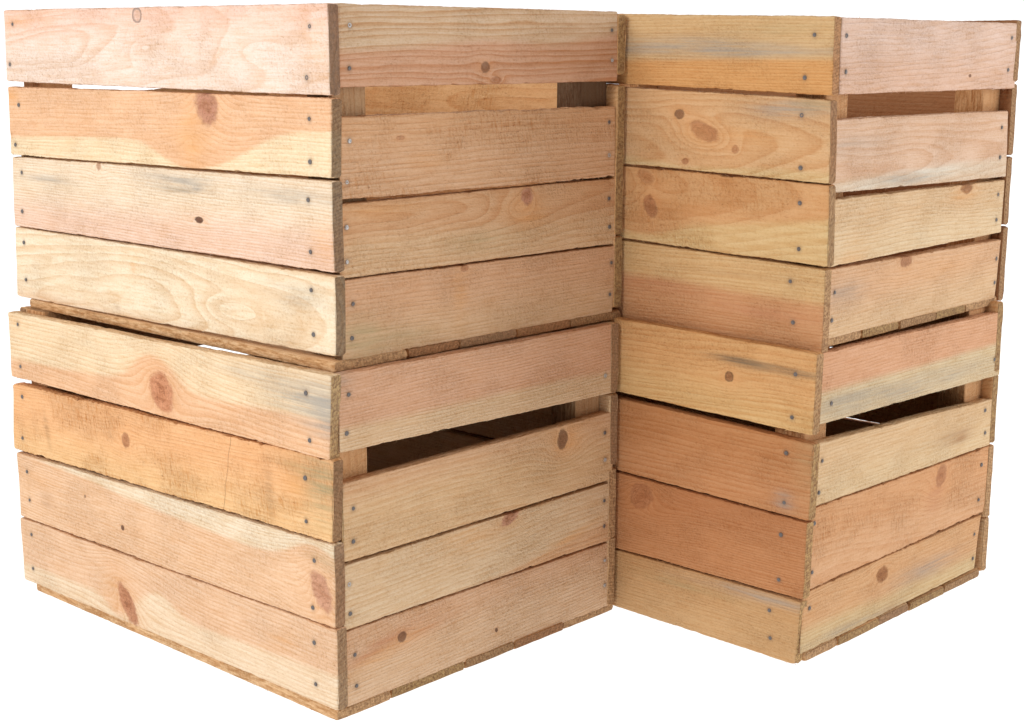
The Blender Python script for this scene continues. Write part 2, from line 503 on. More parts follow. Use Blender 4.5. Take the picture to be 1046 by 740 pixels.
# ------------------------------------------------------------------ measured crates (metres; x along the long side, z up)
CRATES = {'UL': {'boards': [{'face': 'A',
                    'c': [-0.2665, 0.2823],
                    'q': [[-0.2668, 0.0388], [0.2675, 0.0371], [-0.269, -0.0361], [0.2683, -0.0398]],
                    'nails': [[-0.2492, 0.0238], [-0.2593, -0.0183], [0.2437, 0.0183], [0.2382, -0.025]],
                    'knots': [[-0.0062, 0.0007, 0.0355, 0.013, 0, 'swirl', 0], [0.169, -0.0025, 0.0387, 0.013, 0, 'swirl', 0],
                              [-0.0155, 0.0307, 0.0073, 0.0069, 0, 'outline', 0.8]],
                    'stains': [[0.1108, -0.0079, 0.0161, 0.0041, 30, 0.35, 'orange'], [-0.2348, 0.0267, 0.0484, 0.0098, 10, 0.3, 'orange'],
                               [0.2538, -0.0088, 0.0291, 0.0325, 0, 0.25, 'orange']],
                    'heart': {'line': [[-0.2571, 0.0085], [0.2611, 0.0158]], 'above': True, 'w': 0.02, 'bumps': []},
                    'sap': (241, 221, 208),
                    'heart_c': (241, 207, 191),
                    'ring': {'z0': 0.005, 'sl': 0.02, 'y0': 0.004, 'ys': 0.12, 'f': 84, 'amp': 0.02, 'con': 0.42, 'ya': 0.02, 'xo': 0},
                    'saw': 0.35,
                    'label': 'pale pinkish board with a small outlined oval knot at its top edge',
                    'ke': 0.78},
                   {'face': 'A',
                    'c': [-0.2669, 0.2051],
                    'q': [[-0.2681, 0.0353], [0.2699, 0.0355], [-0.2697, -0.0379], [0.2678, -0.0329]],
                    'nails': [[-0.2459, 0.0161], [-0.2576, -0.0268], [0.2407, 0.017], [0.2407, -0.0201]],
                    'knots': [[0.092, 0.0236, 0.0195, 0.0167, -38, 'purple', 0.8], [0.0638, -0.0074, 0.0358, 0.0142, 0, 'swirl', 0.35]],
                    'stains': [[0.0668, -0.01, 0.0423, 0.0183, 90, 0.35, 'orange'], [-0.2596, 0.0266, 0.0146, 0.01, 0, 0.5, 'orange']],
                    'heart': {'line': [[-0.2484, -0.018], [0.2651, 0.0058]],
                              'above': True,
                              'w': 0.003,
                              'bumps': [[0.0655, -0.0055, 0.065, 0.0225], [0.1485, -0.0022, 0.0488, 0.0067]]},
                    'sap': (243, 223, 190),
                    'heart_c': (238, 196, 160),
                    'ring': {'z0': 0.09, 'sl': 0.01, 'y0': 0.015, 'ys': 0, 'f': 238, 'amp': 0.006, 'con': 0.4, 'ya': 0.008, 'xo': 0},
                    'saw': 0.4,
                    'label': 'orange and cream board with a reddish purple knot at its upper edge',
                    'ke': 0.78},
                   {'face': 'A',
                    'c': [-0.2673, 0.1285],
                    'q': [[-0.2674, 0.0367], [0.2688, 0.0408], [-0.2712, -0.0391], [0.2697, -0.0383]],
                    'nails': [[-0.2476, 0.0203], [-0.251, -0.022], [0.2373, 0.0231], [0.2388, -0.0227]],
                    'knots': [[0.0736, -0.007, 0.0069, 0.0031, 0, 'dark', 0.95], [-0.0966, 0.035, 0.0041, 0.0051, 0, 'red', 0.6]],
                    'stains': [[-0.2024, 0.016, 0.0425, 0.0042, 0, 0.5, 'blue'], [0.0394, 0.029, 0.0524, 0.0076, 0, 0.55, 'blue'],
                               [0.0355, 0.0185, 0.0262, 0.0034, 0, 0.65, 'dark'], [0.0708, 0.0235, 0.0082, 0.0025, 0, 0.6, 'blue'],
                               [0.2171, 0.0256, 0.0736, 0.0085, 0, 0.35, 'blue'], [0.256, -0.0146, 0.0196, 0.0187, 0, 0.3, 'orange']],
                    'heart': {'line': [[-0.2559, -0.0106], [0.263, -0.002]], 'above': False, 'w': 0.02, 'bumps': []},
                    'sap': (241, 224, 201),
                    'heart_c': (240, 210, 191),
                    'ring': {'z0': 0.16, 'sl': -0.01, 'y0': 0.03, 'ys': 0, 'f': 344, 'amp': 0.004, 'con': 0.55, 'ya': 0.008, 'xo': 0},
                    'saw': 0.15,
                    'label': 'cream board with blue grey stains and a small dark knot',
                    'ke': 0.78},
                   {'face': 'A',
                    'c': [-0.2684, 0.0502],
                    'q': [[-0.269, 0.0379], [0.272, 0.0367], [-0.2736, -0.04], [0.2707, -0.0346]],
                    'nails': [[-0.2505, 0.0219], [-0.2508, -0.0193], [0.2396, 0.0215], [0.2416, -0.0183]],
                    'knots': [[0.1239, -0.0108, 0.0425, 0.0122, 0, 'swirl', 0]],
                    'stains': [[0.2148, 0.0158, 0.0425, 0.0122, 0, 0.25, 'blue'], [-0.04, 0.0142, 0.0049, 0.0052, 0, 0.35, 'orange'],
                               [-0.0718, -0.0284, 0.0065, 0.0035, 0, 0.4, 'brown']],
                    'heart': {'line': [[-0.2667, -0.0363], [0.0631, -0.039]], 'above': False, 'w': 0.012, 'bumps': []},
                    'sap': (243, 226, 199),
                    'heart_c': (240, 209, 178),
                    'ring': {'z0': -0.015, 'sl': 0.03, 'y0': 0.006, 'ys': 0.1, 'f': 108, 'amp': 0.016, 'con': 0.55, 'ya': 0.018, 'xo': 0.08},
                    'saw': 0.1,
                    'label': 'pale cream board with wide swirling grain',
                    'ke': 0.78},
                   {'face': 'B',
                    'c': [0.2008, 0.2842],
                    'q': [[-0.1874, 0.0356], [0.1868, 0.0345], [-0.1875, -0.0349], [0.1881, -0.0352]],
                    'nails': [[-0.1748, 0.0174], [-0.176, -0.0189], [0.1773, 0.0163], [0.1781, -0.0138]],
                    'knots': [[-0.0071, -0.0194, 0.0059, 0.0054, 0, 'dark', 0.65], [0.0075, -0.0314, 0.0078, 0.0039, 0, 'red', 0.5]],
                    'stains': [[0.1082, -0.0023, 0.0653, 0.0245, 0, 0.2, 'brown']],
                    'heart': {'line': [[-0.1842, -0.004], [0.1835, 0.0173]], 'above': False, 'w': 0.006, 'bumps': [[0.1079, 0.0166, 0.0784, 0.0098]]},
                    'sap': (218, 191, 162),
                    'heart_c': (214, 170, 141),
                    'ring': {'z0': -0.07, 'sl': 0.02, 'y0': 0.02, 'ys': 0, 'f': 177, 'amp': 0.009, 'con': 0.9, 'ya': 0.008, 'xo': 0},
                    'saw': 0.2,
                    'ke': 0.78},
                   {'face': 'B',
                    'c': [0.1996, 0.188],
                    'q': [[-0.1869, 0.0359], [0.1868, 0.0359], [-0.1876, -0.0356], [0.1877, -0.0362]],
                    'nails': [[-0.1762, 0.0152], [-0.1797, -0.0204], [0.1762, 0.0201], [0.177, -0.0137]],
                    'knots': [[-0.1156, 0.0156, 0.0053, 0.002, 0, 'red', 0.5]],
                    'stains': [[-0.0793, -0.0072, 0.0291, 0.008, 0, 0.2, 'orange']],
                    'heart': {'line': [[-0.1849, 0.0107], [0.1873, 0.0147]], 'above': True, 'w': 0.02, 'bumps': []},
                    'sap': (220, 180, 145),
                    'heart_c': (218, 174, 135),
                    'ring': {'z0': 0.14, 'sl': 0.01, 'y0': 0.02, 'ys': 0, 'f': 187, 'amp': 0.006, 'con': 0.5, 'ya': 0.008, 'xo': 0},
                    'saw': 0.9,
                    'ke': 0.78},
                   {'face': 'B',
                    'c': [0.2006, 0.1158],
                    'q': [[-0.1894, 0.0328], [0.1884, 0.0342], [-0.1905, -0.0326], [0.1915, -0.0344]],
                    'nails': [[-0.1822, 0.0125], [-0.1822, -0.0181], [0.1771, 0.0138], [0.1785, -0.0158]],
                    'knots': [[0.0385, 0.0145, 0.0266, 0.0154, 0, 'swirl', 0.2], [0.0511, 0.0242, 0.0093, 0.0092, 0, 'purple', 0.75]],
                    'stains': [[-0.0028, -0.0136, 0.0532, 0.0103, 0, 0.3, 'green'], [-0.1412, 0.0246, 0.0399, 0.0062, 0, 0.3, 'orange'],
                               [0.0598, 0.0053, 0.0213, 0.0123, 0, 0.3, 'orange']],
                    'heart': {'line': [[-0.1878, 0.0023], [0.1886, 0.0008]], 'above': True, 'w': 0.01, 'bumps': []},
                    'sap': (223, 189, 152),
                    'heart_c': (215, 172, 133),
                    'ring': {'z0': 0.02, 'sl': 0.02, 'y0': 0.008, 'ys': 0.08, 'f': 200, 'amp': 0.012, 'con': 0.5, 'ya': 0.008, 'xo': 0},
                    'saw': 0.3,
                    'label': 'board with a purplish round knot',
                    'ke': 0.78},
                   {'face': 'B',
                    'c': [0.2, 0.045],
                    'q': [[-0.1897, 0.0365], [0.1926, 0.0347], [-0.1892, -0.0353], [0.1863, -0.0359]],
                    'nails': [[-0.176, 0.0147], [-0.1778, -0.016], [0.1826, 0.017], [0.1808, -0.0163]],
                    'knots': [[-0.0356, 0.033, 0.0054, 0.0036, 0, 'red', 0.6]],
                    'stains': [[-0.0422, 0.0093, 0.0094, 0.0257, 0, 0.3, 'orange'], [-0.1664, -0.0213, 0.0295, 0.0226, 0, 0.4, 'green'],
                               [-0.1307, -0.0215, 0.0536, 0.0103, 0, 0.25, 'green']],
                    'heart': {'line': [[-0.189, -0.0051], [0.1912, -0.0062]], 'above': True, 'w': 0.03, 'bumps': []},
                    'sap': (219, 185, 149),
                    'heart_c': (219, 176, 141),
                    'ring': {'z0': 0.14, 'sl': 0, 'y0': 0.03, 'ys': 0, 'f': 264, 'amp': 0.005, 'con': 0.3, 'ya': 0.008, 'xo': 0},
                    'saw': 0.35,
                    'ke': 0.78}],
        'La': 0.5387,
        'Lb': 0.4,
        'z': 0.3205,
        'loc': [-0.1487, 1.3664],
        'rot': -0.7598,
        'seams': [0.0898, 0.1589, 0.2377, 0.318]},
 'LL': {'boards': [{'face': 'A',
                    'c': [-0.2718, 0.2824],
                    'q': [[-0.2698, 0.0347], [0.2726, 0.0402], [-0.271, -0.0383], [0.2683, -0.0366]],
                    'nails': [[-0.2494, 0.0229], [-0.2492, -0.0243], [0.2385, 0.02], [0.2422, -0.0227]],
                    'knots': [[0.0168, -0.0121, 0.0185, 0.0223, 38, 'redbig', 0.85]],
                    'stains': [[0.2453, 0.0118, 0.0547, 0.0178, 0, 0.6, 'blue'], [0.2677, 0.0083, 0.0258, 0.0267, 0, 0.5, 'blue'], [0.1868, 0.0273, 0.0644, 0.0071, 0, 0.4, 'blue'],
                               [-0.256, 0.0236, 0.0161, 0.0071, 0, 0.2, 'orange']],
                    'heart': {'line': [[-0.2669, -0.0173], [0.2739, -0.0013]], 'above': False, 'w': 0.004, 'bumps': [[-0.0081, -0.0109, 0.0386, -0.0125]]},
                    'sap': (243, 221, 188),
                    'heart_c': (239, 197, 160),
                    'ring': {'z0': 0.1, 'sl': -0.02, 'y0': 0.015, 'ys': 0, 'f': 216, 'amp': 0.006, 'con': 0.5, 'ya': 0.008, 'xo': 0},
                    'saw': 0.35,
                    'label': 'cream board with a large oval red knot and a blue grey end',
                    'ke': 0.98},
                   {'face': 'A',
                    'c': [-0.2727, 0.2034],
                    'q': [[-0.2686, 0.0337], [0.2738, 0.0426], [-0.2751, -0.0427], [0.27, -0.0335]],
                    'nails': [[-0.2484, 0.0206], [-0.2529, -0.0272], [0.2356, 0.0202], [0.2356, -0.0204]],
                    'knots': [[-0.0499, 0.0055, 0.008, 0.0082, 10, 'red', 0.7]],
                    'stains': [[0.2597, 0.0143, 0.0257, 0.031, 0, 0.65, 'green'], [0.2332, 0.0274, 0.0321, 0.0091, 0, 0.5, 'green'],
                               [-0.2007, -0.0098, 0.0048, 0.02, 12, 0.4, 'brown'], [0.219, 0.0155, 0.0193, 0.0182, 0, 0.4, 'orange'],
                               [0.1831, -0.0007, 0.0064, 0.0273, 5, 0.35, 'brown']],
                    'heart': {'line': [[-0.2587, -0.0196], [0.2725, -0.0012]], 'above': True, 'w': 0.03, 'bumps': []},
                    'sap': (240, 199, 148),
                    'heart_c': (239, 187, 138),
                    'ring': {'z0': -0.16, 'sl': 0.05, 'y0': 0.03, 'ys': 0, 'f': 288, 'amp': 0.008, 'con': 0.35, 'ya': 0.008, 'xo': 0},
                    'saw': 1.5,
                    'crack': [[0.1218, 0.0133], [0.1116, -0.0362]],
                    'label': 'rough orange board with a thin vertical crack',
                    'ke': 0.98},
                   {'face': 'A',
                    'c': [-0.271, 0.1246],
                    'q': [[-0.2711, 0.0325], [0.2711, 0.0435], [-0.2707, -0.0412], [0.2707, -0.0348]],
                    'nails': [[-0.2497, 0.0138], [-0.2477, -0.0187], [0.2436, 0.0233], [0.2403, -0.0224]],
                    'knots': [[0.2522, -0.0037, 0.0128, 0.0212, 28, 'pink', 0.75], [-0.0638, -0.0113, 0.0035, 0.0028, 0, 'dark', 0.9],
                              [-0.1328, 0.0087, 0.0019, 0.002, 0, 'dark', 0.6]],
                    'stains': [[-0.2108, -0.0113, 0.0144, 0.0102, 20, 0.35, 'brown'], [0.2586, 0.0275, 0.0192, 0.0092, 0, 0.45, 'green'],
                               [-0.2248, 0.0095, 0.0401, 0.0074, 0, 0.3, 'orange']],
                    'heart': {'line': [[-0.1827, 0.0308], [0.2309, 0.0136]], 'above': False, 'w': 0.003, 'bumps': [[0.242, 0.0162, 0.0352, -0.0129]]},
                    'sap': (241, 225, 200),
                    'heart_c': (238, 201, 167),
                    'ring': {'z0': 0.13, 'sl': -0.02, 'y0': 0.02, 'ys': 0, 'f': 311, 'amp': 0.005, 'con': 0.5, 'ya': 0.008, 'xo': 0},
                    'saw': 0.3,
                    'label': 'board with a pale wedge of sapwood along its top',
                    'ke': 0.98},
                   {'face': 'A',
                    'c': [-0.2704, 0.0471],
                    'q': [[-0.2726, 0.0337], [0.2722, 0.0416], [-0.271, -0.0389], [0.2713, -0.0363]],
                    'nails': [[-0.2487, 0.0184], [-0.2494, -0.0218], [0.2404, 0.0214], [0.2414, -0.0187]],
                    'knots': [[-0.0612, -0.0177, 0.0111, 0.0255, 38, 'redlong', 0.85]],
                    'stains': [[-0.0804, -0.0083, 0.0253, 0.0208, 0, 0.35, 'orange'], [0.1963, 0.0112, 0.0253, 0.0095, 20, 0.3, 'orange'],
                               [-0.1016, -0.0411, 0.0475, 0.0057, 0, 0.25, 'brown']],
                    'heart': {'line': [[-0.2575, -0.0202], [0.2655, -0.0032]],
                              'above': True,
                              'w': 0.004,
                              'bumps': [[-0.0002, 0.0008, 0.0317, -0.0132], [-0.0809, -0.0139, 0.0253, 0.0113]]},
                    'sap': (240, 218, 190),
                    'heart_c': (237, 201, 169),
                    'ring': {'z0': 0.12, 'sl': -0.02, 'y0': 0.02, 'ys': 0, 'f': 217, 'amp': 0.008, 'con': 0.5, 'ya': 0.008, 'xo': 0},
                    'saw': 0.3,
                    'label': 'board with a slanting reddish brown streak',
                    'ke': 0.98},
                   {'face': 'B',
                    'c': [0.2, 0.2843],
                    'q': [[-0.1898, 0.0376], [0.1891, 0.0351], [-0.1903, -0.0332], [0.191, -0.0395]],
                    'nails': [[-0.179, 0.0183], [-0.1819, -0.0164], [0.1788, -0.0186]],
                    'knots': [],
                    'stains': [[-0.1858, 0.04, 0.0133, 0.0169, 0, 0.35, 'blue']],
                    'heart': {'line': [[-0.187, -0.0111], [0.1904, -0.0161]], 'above': True, 'w': 0.006, 'bumps': []},
                    'sap': (226, 198, 164),
                    'heart_c': (221, 178, 147),
                    'ring': {'z0': 0.12, 'sl': 0.02, 'y0': 0.02, 'ys': 0, 'f': 349, 'amp': 0.006, 'con': 0.5, 'ya': 0.008, 'xo': 0},
                    'saw': 0.2,
                    'ke': 0.98},
                   {'face': 'B',
                    'c': [0.2026, 0.1864],
                    'q': [[-0.1905, 0.0361], [0.19, 0.0379], [-0.1909, -0.0379], [0.1914, -0.0361]],
                    'nails': [[-0.1785, 0.0109], [-0.1792, -0.0199], [0.1764, 0.0175], [0.1772, -0.0122]],
                    'knots': [[0.1131, 0.0188, 0.0186, 0.0141, 0, 'swirl', 0.2], [0.1084, 0.0228, 0.008, 0.0103, 0, 'dark', 0.75]],
                    'stains': [[0.1162, 0.0183, 0.0266, 0.013, 0, 0.3, 'orange']],
                    'heart': {'line': [[-0.1911, 0.0225], [0.1895, 0.0177]], 'above': True, 'w': 0.02, 'bumps': []},
                    'sap': (225, 192, 152),
                    'heart_c': (220, 181, 145),
                    'ring': {'z0': -0.05, 'sl': 0.05, 'y0': 0.008, 'ys': 0.1, 'f': 190, 'amp': 0.01, 'con': 0.45, 'ya': 0.008, 'xo': -0.06},
                    'saw': 0.2,
                    'label': 'tan board with a dark split knot',
                    'ke': 0.98},
                   {'face': 'B',
                    'c': [0.2025, 0.115],
                    'q': [[-0.1907, 0.031], [0.1915, 0.0322], [-0.1919, -0.0305], [0.191, -0.0327]],
                    'nails': [[-0.1845, 0.0122], [-0.1842, -0.0159], [0.1776, 0.0139], [0.1783, -0.0144]],
                    'knots': [[0.0303, 0.0277, 0.0146, 0.0066, 20, 'pink', 0.8]],
                    'stains': [[-0.0287, 0.0198, 0.0531, 0.0175, 0, 0.25, 'orange'], [0.1336, -0.0123, 0.0478, 0.0044, 12, 0.4, 'orange']],
                    'heart': {'line': [[-0.015, -0.0338], [0.1921, -0.0092]], 'above': False, 'w': 0.006, 'bumps': []},
                    'sap': (228, 200, 165),
                    'heart_c': (222, 181, 142),
                    'ring': {'z0': -0.08, 'sl': 0.06, 'y0': 0.01, 'ys': 0.05, 'f': 191, 'amp': 0.007, 'con': 0.4, 'ya': 0.008, 'xo': 0},
                    'saw': 0.2,
                    'ke': 0.98},
                   {'face': 'B',
                    'c': [0.2024, 0.0449],
                    'q': [[-0.1904, 0.0379], [0.1906, 0.0351], [-0.1902, -0.0357], [0.19, -0.0374]],
                    'nails': [[-0.1791, 0.0132], [-0.1776, -0.0176], [0.1805, 0.0166], [0.1812, -0.0116]],
                    'knots': [[-0.1193, 0.0137, 0.0056, 0.0056, 0, 'dark', 0.75], [0.0107, -0.0157, 0.0021, 0.0029, 30, 'dark', 0.8]],
                    'stains': [[-0.1463, 0.0126, 0.0558, 0.0067, 12, 0.55, 'red'], [-0.0826, 0.0142, 0.0345, 0.0056, 8, 0.45, 'red'],
                               [-0.134, 0.0052, 0.0664, 0.0089, 10, 0.3, 'orange']],
                    'heart': {'line': [[-0.1946, 0.0076], [0.1934, 0.0165]], 'above': True, 'w': 0.02, 'bumps': []},
                    'sap': (228, 195, 162),
                    'heart_c': (225, 185, 151),
                    'ring': {'z0': 0.12, 'sl': 0.05, 'y0': 0.02, 'ys': 0, 'f': 317, 'amp': 0.007, 'con': 0.35, 'ya': 0.008, 'xo': 0},
                    'saw': 0.45,
                    'label': 'board with a small dark knot in a reddish streak',
                    'ke': 0.98}],
        'La': 0.5387,
        'Lb': 0.4,
        'z': 0.0,
        'loc': [-0.1498, 1.3466],
        'rot': -0.7519,
        'seams': [0.0676, 0.1675, 0.2388, 0.3157]},
 'UR': {'boards': [{'face': 'A',
                    'c': [-0.2684, 0.2848],
                    'q': [[-0.2702, 0.0405], [0.2693, 0.0303], [-0.2684, -0.0289], [0.2694, -0.0418]],
                    'nails': [[0.2484, 0.0134], [0.2397, -0.0262]],
                    'knots': [],
                    'stains': [[0.0875, 0.0032, 0.1044, 0.0089, 0, 0.6, 'blue'], [0.1814, -0.0014, 0.0879, 0.0053, 0, 0.5, 'blue'],
                               [0.2138, 0.0188, 0.0439, 0.0089, 0, 0.2, 'green']],
                    'heart': {'line': [[0.0253, -0.0098], [0.2685, -0.01]], 'above': False, 'w': 0.004, 'bumps': []},
                    'sap': (216, 183, 137),
                    'heart_c': (219, 168, 111),
                    'ring': {'z0': 0.14, 'sl': 0, 'y0': 0.03, 'ys': 0, 'f': 333, 'amp': 0.004, 'con': 0.45, 'ya': 0.008, 'xo': 0},
                    'saw': 0.25,
                    'label': 'yellow orange board with a grey band',
                    'ke': 1.04},
                   {'face': 'A',
                    'c': [-0.269, 0.207],
                    'q': [[-0.2694, 0.0475], [0.2693, 0.0313], [-0.2716, -0.0324], [0.2717, -0.0464]],
                    'nails': [[0.2387, 0.0165], [0.2399, -0.0332]],
                    'knots': [[0.095, 0.0136, 0.0062, 0.005, 0, 'dark', 0.8], [0.127, -0.0033, 0.0191, 0.0091, -20, 'red', 0.75], [0.1175, -0.0066, 0.027, 0.0155, 0, 'swirl', 0.3],
                              [0.1038, -0.0336, 0.0045, 0.0032, 0, 'red', 0.6], [0.164, -0.0191, 0.0045, 0.0046, 0, 'red', 0.5]],
                    'stains': [[0.2286, 0.0217, 0.045, 0.0091, 0, 0.6, 'blue'], [0.2552, 0.0288, 0.0247, 0.0091, 0, 0.4, 'green'],
                               [0.1739, -0.0063, 0.0337, 0.0091, 0, 0.25, 'orange']],
                    'heart': {'line': [[0.0281, -0.0323], [0.2744, -0.0371]], 'above': True, 'w': 0.005, 'bumps': []},
                    'sap': (220, 193, 147),
                    'heart_c': (219, 179, 135),
                    'ring': {'z0': -0.02, 'sl': 0.03, 'y0': 0.01, 'ys': 0.06, 'f': 198, 'amp': 0.01, 'con': 0.5, 'ya': 0.008, 'xo': 0},
                    'saw': 0.2,
                    'label': 'tan board with a cluster of reddish knots',
                    'ke': 1.04},
                   {'face': 'A',
                    'c': [-0.2673, 0.1276],
                    'q': [[-0.272, 0.0453], [0.2698, 0.0311], [-0.2694, -0.0301], [0.2716, -0.0463]],
                    'nails': [[0.2386, 0.0127], [0.2394, -0.0316]],
                    'knots': [[0.0598, -0.0028, 0.0084, 0.0121, 20, 'red', 0.7], [0.0526, 0.0281, 0.0112, 0.0074, -20, 'red', 0.35]],
                    'stains': [],
                    'heart': {'line': [[0.0282, -0.0297], [0.2695, -0.0013]], 'above': True, 'w': 0.006, 'bumps': []},
                    'sap': (220, 190, 141),
                    'heart_c': (215, 168, 120),
                    'ring': {'z0': 0.02, 'sl': 0, 'y0': 0.006, 'ys': 0.1, 'f': 155, 'amp': 0.008, 'con': 0.4, 'ya': 0.008, 'xo': -0.12},
                    'saw': 0.55,
                    'ke': 1.04},
                   {'face': 'A',
                    'c': [-0.2685, 0.0445],
                    'q': [[-0.2694, 0.0505], [0.271, 0.0343], [-0.2722, -0.036], [0.2706, -0.0489]],
                    'nails': [[0.2327, 0.0192], [0.2375, -0.0207]],
                    'knots': [],
                    'stains': [[0.0823, -0.0005, 0.068, 0.008, 0, 0.35, 'red'], [0.2033, -0.0153, 0.068, 0.008, 0, 0.35, 'red'], [0.1904, 0.0195, 0.068, 0.003, 0, 0.3, 'brown']],
                    'heart': {'line': [[0.0304, 0.0067], [0.2716, 0.0002]], 'above': False, 'w': 0.006, 'bumps': []},
                    'sap': (219, 185, 137),
                    'heart_c': (210, 161, 119),
                    'ring': {'z0': 0.1, 'sl': 0.01, 'y0': 0.015, 'ys': 0, 'f': 256, 'amp': 0.006, 'con': 0.5, 'ya': 0.008, 'xo': 0},
                    'saw': 0.2,
                    'label': 'board with yellow and reddish bands',
                    'ke': 1.04},
                   {'face': 'B',
                    'c': [0.2008, 0.2783],
                    'q': [[-0.1858, 0.0359], [0.1843, 0.0349], [-0.185, -0.0347], [0.1866, -0.0361]],
                    'nails': [[-0.177, 0.0192], [-0.1753, -0.0142], [0.1703, 0.0189], [0.1661, -0.0155]],
                    'knots': [[0.0772, -0.0207, 0.0033, 0.0019, 0, 'dark', 0.8]],
                    'stains': [[-0.1109, -0.0021, 0.0411, 0.0085, 0, 0.2, 'brown']],
                    'heart': {'line': [[-0.1835, -0.0018], [0.1768, -0.0033]], 'above': False, 'w': 0.02, 'bumps': []},
                    'sap': (229, 200, 184),
                    'heart_c': (228, 193, 172),
                    'ring': {'z0': 0.05, 'sl': 0.03, 'y0': 0.01, 'ys': 0.05, 'f': 204, 'amp': 0.01, 'con': 0.3, 'ya': 0.008, 'xo': 0},
                    'saw': 0.2,
                    'label': 'pale pink board',
                    'ke': 1.04},
                   {'face': 'B',
                    'c': [0.1945, 0.1834],
                    'q': [[-0.1837, 0.0366], [0.1818, 0.0348], [-0.1849, -0.0328], [0.1869, -0.0386]],
                    'nails': [[0.1671, 0.017], [0.1671, -0.0158]],
                    'knots': [],
                    'stains': [[-0.0378, -0.0266, 0.0535, 0.0054, 0, 0.7, 'blue'], [0.028, -0.0223, 0.0823, 0.0065, 0, 0.45, 'pale'],
                               [-0.1207, -0.0313, 0.0617, 0.0065, 0, 0.35, 'pale'], [-0.1521, 0.01, 0.0617, 0.0108, 0, 0.25, 'blue']],
                    'heart': {'line': [[-0.1848, -0.0236], [0.1869, -0.0157]], 'above': True, 'w': 0.006, 'bumps': []},
                    'sap': (230, 208, 184),
                    'heart_c': (228, 194, 168),
                    'ring': {'z0': -0.01, 'sl': 0.02, 'y0': 0.01, 'ys': 0.07, 'f': 158, 'amp': 0.01, 'con': 0.45, 'ya': 0.008, 'xo': 0},
                    'saw': 0.2,
                    'label': 'pinkish board with a pale grey lower edge',
                    'ke': 1.04},
                   {'face': 'B',
                    'c': [0.193, 0.1123],
                    'q': [[-0.1845, 0.0319], [0.1849, 0.0296], [-0.1841, -0.0323], [0.1837, -0.0293]],
                    'nails': [[-0.1784, 0.0092], [-0.1799, -0.015], [0.1697, 0.014], [0.1689, -0.014]],
                    'knots': [[0.0939, 0.0264, 0.0144, 0.0066, 0, 'brown', 0.75]],
                    'stains': [[0.0881, 0.0183, 0.0288, 0.0109, 0, 0.4, 'orange'], [-0.1408, -0.0286, 0.0411, 0.0197, 30, 0.25, 'orange']],
                    'heart': {'line': [[-0.1793, -0.0013], [0.1842, 0.001]], 'above': True, 'w': 0.02, 'bumps': []},
                    'sap': (231, 206, 170),
                    'heart_c': (229, 198, 160),
                    'ring': {'z0': 0.08, 'sl': -0.03, 'y0': 0.012, 'ys': 0.06, 'f': 222, 'amp': 0.009, 'con': 0.35, 'ya': 0.008, 'xo': 0.1},
                    'saw': 0.15,
                    'label': 'pale yellow board with a brown knot at its top edge',
                    'ke': 1.04},
                   {'face': 'B',
                    'c': [0.1911, 0.0422],
                    'q': [[-0.1834, 0.0347], [0.188, 0.0324], [-0.1863, -0.033], [0.1817, -0.0341]],
                    'nails': [[-0.1673, 0.0117], [-0.1704, -0.0154], [0.1783, 0.0116], [0.1774, -0.0156]],
                    'knots': [[-0.0292, 0.0289, 0.0123, 0.0066, 0, 'red', 0.65]],
                    'stains': [[-0.1452, 0.0083, 0.0369, 0.0132, 0, 0.35, 'blue'], [0.0223, 0.0156, 0.1024, 0.011, 0, 0.2, 'orange']],
                    'heart': {'line': [[-0.171, -0.008], [0.1843, -0.0008]], 'above': True, 'w': 0.02, 'bumps': []},
                    'sap': (229, 196, 158),
                    'heart_c': (228, 187, 150),
                    'ring': {'z0': 0.14, 'sl': 0, 'y0': 0.03, 'ys': 0, 'f': 264, 'amp': 0.005, 'con': 0.35, 'ya': 0.008, 'xo': 0},
                    'saw': 0.3,
                    'ke': 1.04}],
        'La': 0.5387,
        'Lb': 0.3931,
        'z': 0.3176,
        'loc': [0.3063, 1.4957],
        'rot': -0.7464,
        'seams': [0.0801, 0.1559, 0.2336, 0.3018]},
 'LR': {'boards': [{'face': 'A',
                    'c': [-0.2661, 0.2841],
                    'q': [[-0.2725, 0.0453], [0.2721, 0.0339], [-0.2707, -0.0325], [0.2711, -0.0467]],
                    'nails': [[0.2491, 0.011], [0.2471, -0.0321]],
                    'knots': [[0.1717, -0.0028, 0.0058, 0.0053, 0, 'ring', 0.9]],
                    'stains': [[0.1889, 0.0136, 0.0397, 0.004, -3, 0.85, 'dark'], [0.2405, 0.0131, 0.0467, 0.0034, -3, 0.65, 'dark']],
                    'heart': {'line': [[0.0393, -0.0063], [0.2754, -0.0211]], 'above': True, 'w': 0.02, 'bumps': []},
                    'sap': (220, 183, 130),
                    'heart_c': (219, 173, 121),
                    'ring': {'z0': 0.05, 'sl': 0.02, 'y0': 0.012, 'ys': 0.03, 'f': 198, 'amp': 0.009, 'con': 0.5, 'ya': 0.008, 'xo': 0},
                    'saw': 0.1,
                    'label': 'yellow tan board with a round knot and a dark grey streak',
                    'ke': 1.0},
                   {'face': 'A',
                    'c': [-0.2673, 0.1982],
                    'q': [[-0.2711, 0.0478], [0.2727, 0.0314], [-0.2733, -0.0326], [0.2717, -0.0466]],
                    'nails': [[0.2432, 0.0171], [0.2432, -0.0333]],
                    'knots': [[0.2432, 0.0171, 0.0035, 0.003, 0, 'dark', 0.4]],
                    'stains': [[0.2419, -0.0319, 0.0116, 0.0098, 0, 0.5, 'blue'], [0.268, 0.0148, 0.0163, 0.0354, 0, 0.25, 'green']],
                    'heart': {'line': [[0.0424, -0.0053], [0.2799, -0.0025]], 'above': True, 'w': 0.03, 'bumps': []},
                    'sap': (199, 146, 103),
                    'heart_c': (193, 139, 94),
